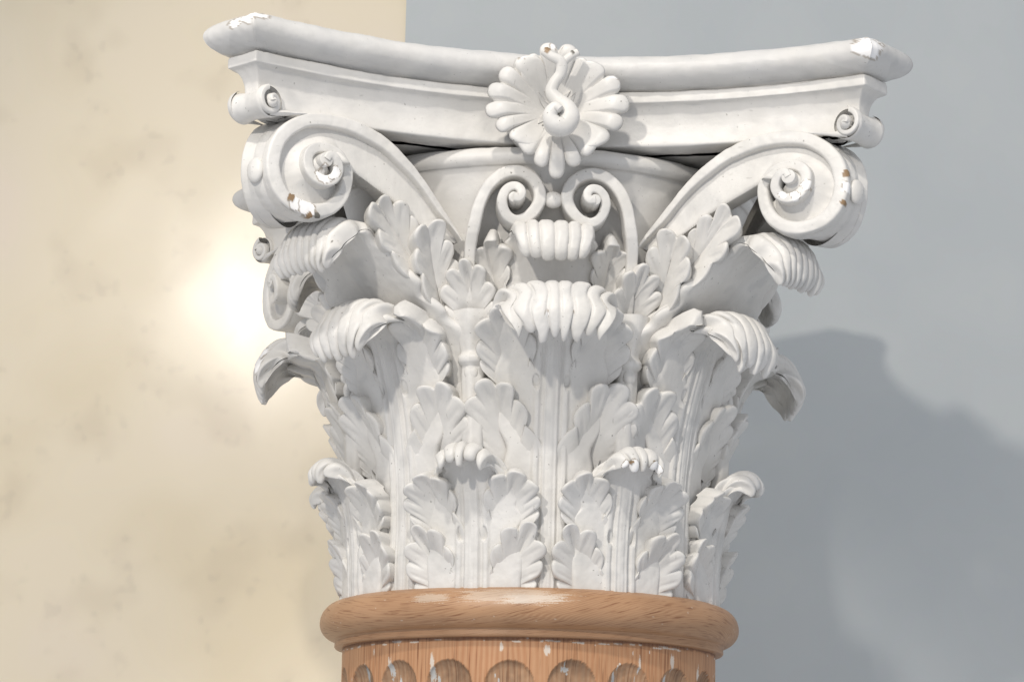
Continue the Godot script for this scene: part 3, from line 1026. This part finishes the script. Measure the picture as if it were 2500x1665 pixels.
func make_corners() -> void:
	var rng := RandomNumberGenerator.new()
	rng.seed = 5
	var oc := [Vector2(-0.1657, -0.0508), Vector2(-0.1536, -0.0349), Vector2(-0.137, -0.0147), Vector2(-0.1185, 0.0066), Vector2(-0.1004, 0.0231), Vector2(-0.0788, 0.0389), Vector2(-0.0575, 0.0481), Vector2(-0.0366, 0.0533), Vector2(-0.0126, 0.0545), Vector2(0.0090, 0.0515), Vector2(0.0240, 0.0445), Vector2(0.0375, 0.0335), Vector2(0.0475, 0.0190), Vector2(0.0522, 0.0010), Vector2(0.0512, -0.0155), Vector2(0.0455, -0.0303), Vector2(0.0345, -0.0430), Vector2(0.0202, -0.0502), Vector2(0.0027, -0.0527), Vector2(-0.0133, -0.0498), Vector2(-0.0265, -0.0415), Vector2(-0.0355, -0.0291), Vector2(-0.0395, -0.0142), Vector2(-0.0395, 0.0002), Vector2(-0.0338, 0.0100), Vector2(-0.0224, 0.0192), Vector2(-0.0045, 0.0230), Vector2(0.0102, 0.0176), Vector2(0.0175, 0.0060), Vector2(0.0160, -0.0086), Vector2(0.0075, -0.0195), Vector2(-0.0060, -0.0235), Vector2(-0.0175, -0.0185), Vector2(-0.0228, -0.0070), Vector2(-0.0191, 0.0053), Vector2(-0.0110, 0.0112), Vector2(-0.0035, 0.0100), Vector2(0.0005, 0.0040)]
	var o := resample2(curve2(oc, 14), 480)
	var low := resample2(curve2([Vector2(-0.160, -0.0535), Vector2(-0.138, -0.0501), Vector2(-0.1092, -0.0335), Vector2(-0.0877, -0.0192), Vector2(-0.0665, -0.0082), Vector2(-0.0489, 0.0005), Vector2(-0.0375, 0.0060)], 10), 60)
	var eye := Vector2(-0.004, -0.001)
	# where the stem ends: nearest outer point to the top of the spiral
	var stem_n := 0
	for i in o.size():
		if o[i].x < -0.0126 and i < 215:
			stem_n = i
	var turn1 := 0
	for i in range(stem_n, o.size()):
		if o[i].x > -0.0395 and o[i].y < 0.0 and o[i].x < -0.030 and i < 325:
			turn1 = i
	var width := curve_of([Vector2(0, 0.003), Vector2(0.07, 0.0085), Vector2(0.25, 0.0140), Vector2(0.5, 0.0150), Vector2(0.62, 0.0140), Vector2(0.74, 0.0120), Vector2(0.84, 0.0118), Vector2(0.93, 0.0105), Vector2(1, 0.0085)])
	var rise := curve_of([Vector2(0, 0.0), Vector2(0.58, 0.0), Vector2(0.70, 0.002), Vector2(0.82, 0.008), Vector2(1, 0.018)])
	var dx := Vector3(-0.313, 0, 0.949)
	var nn := Vector3(0.949, 0, 0.313)
	var e0 := Vector3(0.0351, 0.3622, 0.3682)
	for corner in [-45.0, 45.0, 135.0, -135.0]:
		var tr := turned(corner)
		for sd in [1.0, -1.0]:
			seed_shift = corner * 0.02 + sd
			var place := func(a: float, b: float, h: float) -> Vector3:
				var p := e0 + dx * a + Vector3.UP * b + nn * h
				return Vector3(p.x * sd, p.y, p.z)
			var s := scroll(o, stem_n, low, eye, place, {"inward": -1.0, "flip": sd > 0, "depth": 0.022, "floor": 0.0075, "floor_n": turn1, "width": width, "rise": rise})
			var vol := commit("volute", s, paint, capital, tr, 0.9)
			vol.rotation.y = deg_to_rad(corner)
			# leaf fingers lying on the lower edge of the band
			var fs := func(x: float, y: float, h: float) -> Vector3:
				return place.call(x, y, h)
			for st in [
				[Vector2(-0.095, -0.052), Vector2(-0.142, -0.098), [Vector2(-0.126, -0.062), Vector2(-0.113, -0.042), Vector2(-0.094, -0.025), Vector2(-0.073, -0.0215), Vector2(-0.060, -0.034), Vector2(-0.075, -0.062)], 0.004],
				[Vector2(-0.136, -0.074), Vector2(-0.160, -0.130), [Vector2(-0.161, -0.084), Vector2(-0.153, -0.057), Vector2(-0.131, -0.0405), Vector2(-0.113, -0.050), Vector2(-0.112, -0.078)], 0.008]]:
				var tips: Array = []
				for p in st[2]:
					tips.append(wob(rng, p, 0.002))
				var lf := leaflet(fs, st[0], st[1], tips, {"flip": sd < 0, "lift0": -0.016, "lift1": st[3], "wall": 0.020, "notch": 0.16, "grow": 1.08})
				commit("leaflet", lf, paint, vol, tr)
		# the cheek between the two spirals of a corner
		var i0 := stem_n - 34
		var i1 := turn1 + 20
		var ck := Shape.new()
		var nw := 33
		var cnt := i1 - i0
		for j in cnt:
			var q := o[i0 + j]
			var rad := (q - eye).normalized()
			for i in nw:
				var u := -1.0 + 2.0 * i / (nw - 1)
				var groove := -0.0030 * ss(0.98, 0.72, absf(u)) + 0.0012 * (1.0 - ss(0.0, 0.5, absf(u)))
				var q2 := q + rad * (groove - 0.0006)
				var p := e0 + dx * q2.x + Vector3.UP * q2.y - nn * 0.003
				ck.v.append(Vector3(p.x * u, p.y, p.z))
		ck.stitch(0, nw, cnt, true, false)
		var cheek := commit("cheek", ck, paint, capital, tr, 1.2)
		cheek.rotation.y = deg_to_rad(corner)
		# round boss in the middle of the cheek
		var bo := Shape.new()
		bo.grid(28, 18, func(i, j):
			var a: float = TAU * i / 28.0
			var b: float = -PI / 2 + PI * j / 17.0
			return Vector3(0.0105 * cos(b) * sin(a), 0.352 + 0.0125 * sin(b), 0.4155 + 0.006 * cos(b) * cos(a)), true, true)
		commit("boss", bo, paint, cheek, tr, 0.8)
		# small scroll lying across the corner above the volute
		var sc := Shape.new()
		var sp_pts := PackedVector2Array()
		for i in 90:
			var t := i / 89.0
			var a := PI * 0.42 - t * TAU * 1.25
			sp_pts.append(Vector2(cos(a), sin(a)) * lerpf(0.0164, 0.0044, t))
		var half := 0.0215
		for i in 60:      # barrel
			for j in 21:
				var u := -1.0 + j / 10.0
				var a := TAU * i / 59.0
				var rr := 0.0162 - 0.0026 * (1.0 - u * u)
				if j == 0 or j == 20: rr = 0.0148
				sc.v.append(Vector3(u * half, 0.4165 + rr * sin(a), 0.419 + rr * cos(a)))
		sc.stitch(0, 21, 60, false, false)
		for sd in [1.0, -1.0]:
			var c0 := Vector3(half * sd, 0.4165, 0.419)
			var fo := sc.v.size()
			for i in 90:
				var q := sp_pts[i]
				var t := i / 89.0
				var rad := q.normalized()
				for c in [Vector2(0.001, -0.004), Vector2(0.0005, 0.0012), Vector2(-0.001, 0.0022), Vector2(-0.004, 0.0022), Vector2(-0.0052, 0.0010), Vector2(-0.0055, -0.004)]:
					var z: Vector2 = q + rad * c.x
					sc.v.append(c0 + Vector3(sd * (c.y + 0.006 * t * t), z.y, z.x))
			sc.stitch(fo, 6, 90, sd < 0, false)
			var fe := sc.v.size()
			sc.grid(24, 10, func(i, j):
				var a: float = TAU * i / 24.0
				var b: float = PI / 2 * j / 9.0
				return c0 + Vector3(sd * (0.0015 + 0.0062 * sin(b)), 0.0058 * cos(b) * sin(a) - 0.001, 0.0058 * cos(b) * cos(a)), sd < 0, true)
			sc.fan(c0, fe, 24, sd > 0)
			# tail running back along the top of the band
			var fr := sc.v.size()
			for i in 22:
				var t := i / 21.0
				var p := Vector3(sd * (half - 0.003 + 0.012 * t), 0.4165 + lerpf(-0.0108, -0.0045, t), 0.419 - 0.040 * t)
				for c in 9:
					var a := TAU * c / 8.0
					sc.v.append(p + Vector3(cos(a) * 0.0036, sin(a) * 0.0040, 0) * (1.0 - 0.85 * t))
			sc.stitch(fr, 9, 22, false, false)
		var roll := commit("corner_scroll", sc, paint, capital, tr, 0.7)
		roll.rotation.y = deg_to_rad(corner)
		# corner leaf that carries the volutes
		seed_shift = corner * 0.013 + 0.7
		var lsp := spine([Vector2(0.194, 0.17), Vector2(0.209, 0.208), Vector2(0.232, 0.240), Vector2(0.258, 0.270), Vector2(0.284, 0.295), Vector2(0.306, 0.310), Vector2(0.325, 0.315), Vector2(0.340, 0.307), Vector2(0.347, 0.292), Vector2(0.346, 0.274), Vector2(0.341, 0.264)], 0.6)
		var hw := curve_of([Vector2(0, 0.095), Vector2(0.18, 0.088), Vector2(0.38, 0.070), Vector2(0.55, 0.055), Vector2(0.7, 0.045), Vector2(0.85, 0.043), Vector2(1, 0.038)])
		var b := blade(lsp, {"hw": hw, "vc": 0.68, "ribs": 9, "amp": 0.0036, "thick": 0.011, "droop": 0.022, "pull": 0.1, "round": 0.050, "scallop": 0.010, "stem": 0.0, "warp": 0.35})
		var leaf := commit("acanthus_leaf", b, paint, capital, tr)
		leaf.rotation.y = deg_to_rad(corner)

func make_helices() -> void:
	var oc := [Vector2(-0.0835, -0.1250), Vector2(-0.0866, -0.0680), Vector2(-0.0866, -0.0438), Vector2(-0.0836, -0.0231), Vector2(-0.0795, -0.0042), Vector2(-0.0708, 0.015), Vector2(-0.0565, 0.0288), Vector2(-0.042, 0.0341), Vector2(-0.0291, 0.0327), Vector2(-0.0162, 0.0247), Vector2(-0.0087, 0.0117), Vector2(-0.0076, -0.0015), Vector2(-0.0137, -0.0149), Vector2(-0.0244, -0.0247), Vector2(-0.0371, -0.028), Vector2(-0.0481, -0.0237), Vector2(-0.0547, -0.0145), Vector2(-0.0567, -0.0033), Vector2(-0.0530, 0.0075), Vector2(-0.0453, 0.0140), Vector2(-0.0361, 0.0144), Vector2(-0.0295, 0.0085), Vector2(-0.0285, 0.0), Vector2(-0.0335, -0.0065), Vector2(-0.0410, -0.0065)]
	var o := resample2(curve2(oc, 12), 220)
	var low := resample2(curve2([Vector2(-0.070, -0.1250), Vector2(-0.066, -0.064), Vector2(-0.0600, -0.0450), Vector2(-0.0565, -0.0253), Vector2(-0.0545, -0.0090), Vector2(-0.0540, -0.002)], 10), 60)
	var eye := Vector2(-0.038, 0.003)
	var stem_n := 0
	var turn1 := 0
	for i in o.size():
		if o[i].x < -0.050 and i < 90 and o[i].y > -0.14:
			stem_n = i
		if o[i].x < -0.052 and i < 170 and o[i].y < -0.003 and i > 90:
			turn1 = i
	var width := curve_of([Vector2(0, 0.0100), Vector2(0.3, 0.0125), Vector2(0.6, 0.0128), Vector2(0.8, 0.0105), Vector2(1, 0.0090)])
	var rise := curve_of([Vector2(0, 0.0), Vector2(0.55, 0.0), Vector2(0.72, 0.002), Vector2(0.88, 0.008), Vector2(1, 0.012)])
	for face in 4:
		var tr := turned(90.0 * face)
		for sd in [1.0, -1.0]:
			seed_shift = face * 0.7 + sd * 0.2
			var place := func(a: float, b: float, h: float) -> Vector3:
				# the stems start on the bell and come forward to the scrolls
				var z: float = 0.232 + 0.010 * ss(-0.06, 0.0, b) - 0.12 * maxf(-a - 0.055, 0.0) - 0.34 * maxf(-b - 0.035, 0.0) + h
				return Vector3(a * sd, 0.3485 + b, z)
			var s := scroll(o, stem_n, low, eye, place, {"inward": -1.0, "flip": sd < 0, "depth": 0.024, "eye": 0.62, "floor": 0.0034, "floor_n": turn1, "width": width, "rise": rise})
			var hx := commit("helix", s, paint, capital, tr, 0.8)
			hx.rotation.y = deg_to_rad(90.0 * face)
		# tie between the two helices
		var ti := Shape.new()
		ti.grid(24, 14, func(i, j):
			var a: float = TAU * i / 24.0
			var b: float = -PI / 2 + PI * j / 13.0
			return Vector3(0.010 * cos(b) * sin(a), 0.349 + 0.0085 * sin(b), 0.236 + 0.007 * cos(b) * cos(a)), true, true)
		var tie := commit("helix_tie", ti, paint, capital, tr, 0.6)
		tie.rotation.y = deg_to_rad(90.0 * face)

# ==================================================================== rosettes
func make_rosettes() -> void:
	var rng := RandomNumberGenerator.new()
	rng.seed = 9
	for face in 4:
		var tr := turned(90.0 * face)
		seed_shift = face * 0.4
		var c := Vector3(0.0005, 0.4385, 0.246)
		# bowl
		var bo := Shape.new()
		bo.grid(64, 14, func(i, j):
			var a: float = TAU * i / 64.0
			var r: float = 0.05 * j / 13.0
			return c + Vector3(r * cos(a), r * sin(a), -0.012 + 9.0 * r * r - 0.03 * (1.0 if j == 13 else 0.0)), false, true)
		var ros := commit("rosette", bo, paint, capital, tr, 1.0)
		ros.rotation.y = deg_to_rad(90.0 * face)
		var fp := func(x: float, y: float, h: float) -> Vector3:
			var r := sqrt(x * x + y * y)
			var bowl := 0.030 * ss(0.0, 0.062, r) - 0.010 * ss(0.05, 0.078, r)
			return c + Vector3(x, y, -0.004 + bowl + h)
		# four petals of several rounded fingers
		var pet := [
			[[-39, 0.0607], [-18, 0.0665], [3, 0.0715], [24, 0.0665], [46, 0.060]],
			[[59, 0.054], [80, 0.0625], [102, 0.0640], [122, 0.057]],
			[[131, 0.0605], [150, 0.0645], [169, 0.0705], [188, 0.0725], [206, 0.0665], [222, 0.059]],
			[[-124, 0.0605], [-106, 0.0675], [-90, 0.0745], [-72, 0.0660], [-56, 0.0610]]]
		for k in 4:
			var tips: Array = []
			var mid := 0.0
			for p in pet[k]:
				tips.append(wob(rng, Vector2.from_angle(deg_to_rad(p[0])) * p[1], 0.001))
				mid += p[0] / float(pet[k].size())
			var dir := Vector2.from_angle(deg_to_rad(mid))
			var lf := leaflet(fp, dir * 0.020, dir * -0.004, tips, {"lift0": 0.0, "lift1": 0.004 - 0.003 * (k % 2), "bulge": 0.0034, "furrow": 0.0, "wall": 0.014, "notch": 0.20, "grow": 1.0, "far0": 0.42, "rim": 0.001, "fan": true, "vein": 0.0, "n": 180, "m": 18, "flip": false})
			commit("petal", lf, paint, ros, tr, 0.8)
		# the snake-like stem of the flower, rolled up at its lower end and forked at the top
		var path := [Vector3(-0.0170, 0.4850, 0.292), Vector3(-0.0085, 0.4795, 0.293), Vector3(0.0008, 0.4745, 0.292), Vector3(0.0014, 0.4640, 0.289), Vector3(-0.0050, 0.4540, 0.286), Vector3(-0.0072, 0.4450, 0.285), Vector3(-0.0010, 0.4360, 0.287), Vector3(0.0068, 0.4275, 0.290), Vector3(0.0098, 0.4180, 0.291), Vector3(0.0040, 0.4090, 0.292), Vector3(-0.0055, 0.4105, 0.295), Vector3(-0.0090, 0.4185, 0.298), Vector3(-0.0045, 0.4250, 0.301), Vector3(0.0010, 0.4215, 0.303)]
		var pp := PackedVector3Array()
		var pr := PackedFloat32Array()
		var rr := [0.0040, 0.0050, 0.0056, 0.0058, 0.0060, 0.0066, 0.0080, 0.0098, 0.0108, 0.0108, 0.0095, 0.0075, 0.0056, 0.0036]
		for k in path.size() - 1:
			for i in 8:
				pp.append(crom(path, k, i / 8.0))
				pr.append(lerpf(rr[k], rr[k + 1], i / 8.0))
		var pistil := tube(pp, pr, 18)
		commit("flower_stem", pistil, paint, ros, tr, 0.5)
		var fork := [Vector3(0.0175, 0.4855, 0.291), Vector3(0.0100, 0.4805, 0.292), Vector3(0.0030, 0.4735, 0.290), Vector3(0.0014, 0.4640, 0.288)]
		var fp2 := PackedVector3Array()
		var fr := PackedFloat32Array()
		for k in 3:
			for i in 8:
				fp2.append(crom(fork, k, i / 8.0))
				fr.append(0.0040 + 0.0002 * k)
		commit("flower_stem", tube(fp2, fr, 16), paint, ros, tr, 0.5)
		var bulb := Shape.new()
		bulb.grid(36, 22, func(i, j):
			var a: float = TAU * i / 36.0
			var b: float = -PI / 2 + PI * j / 21.0
			return Vector3(0.0005 + 0.0150 * cos(b) * sin(a), 0.4165 + 0.0150 * sin(b), 0.279 + 0.014 * cos(b) * cos(a)), true, true)
		commit("bulb", bulb, paint, ros, tr, 0.5)
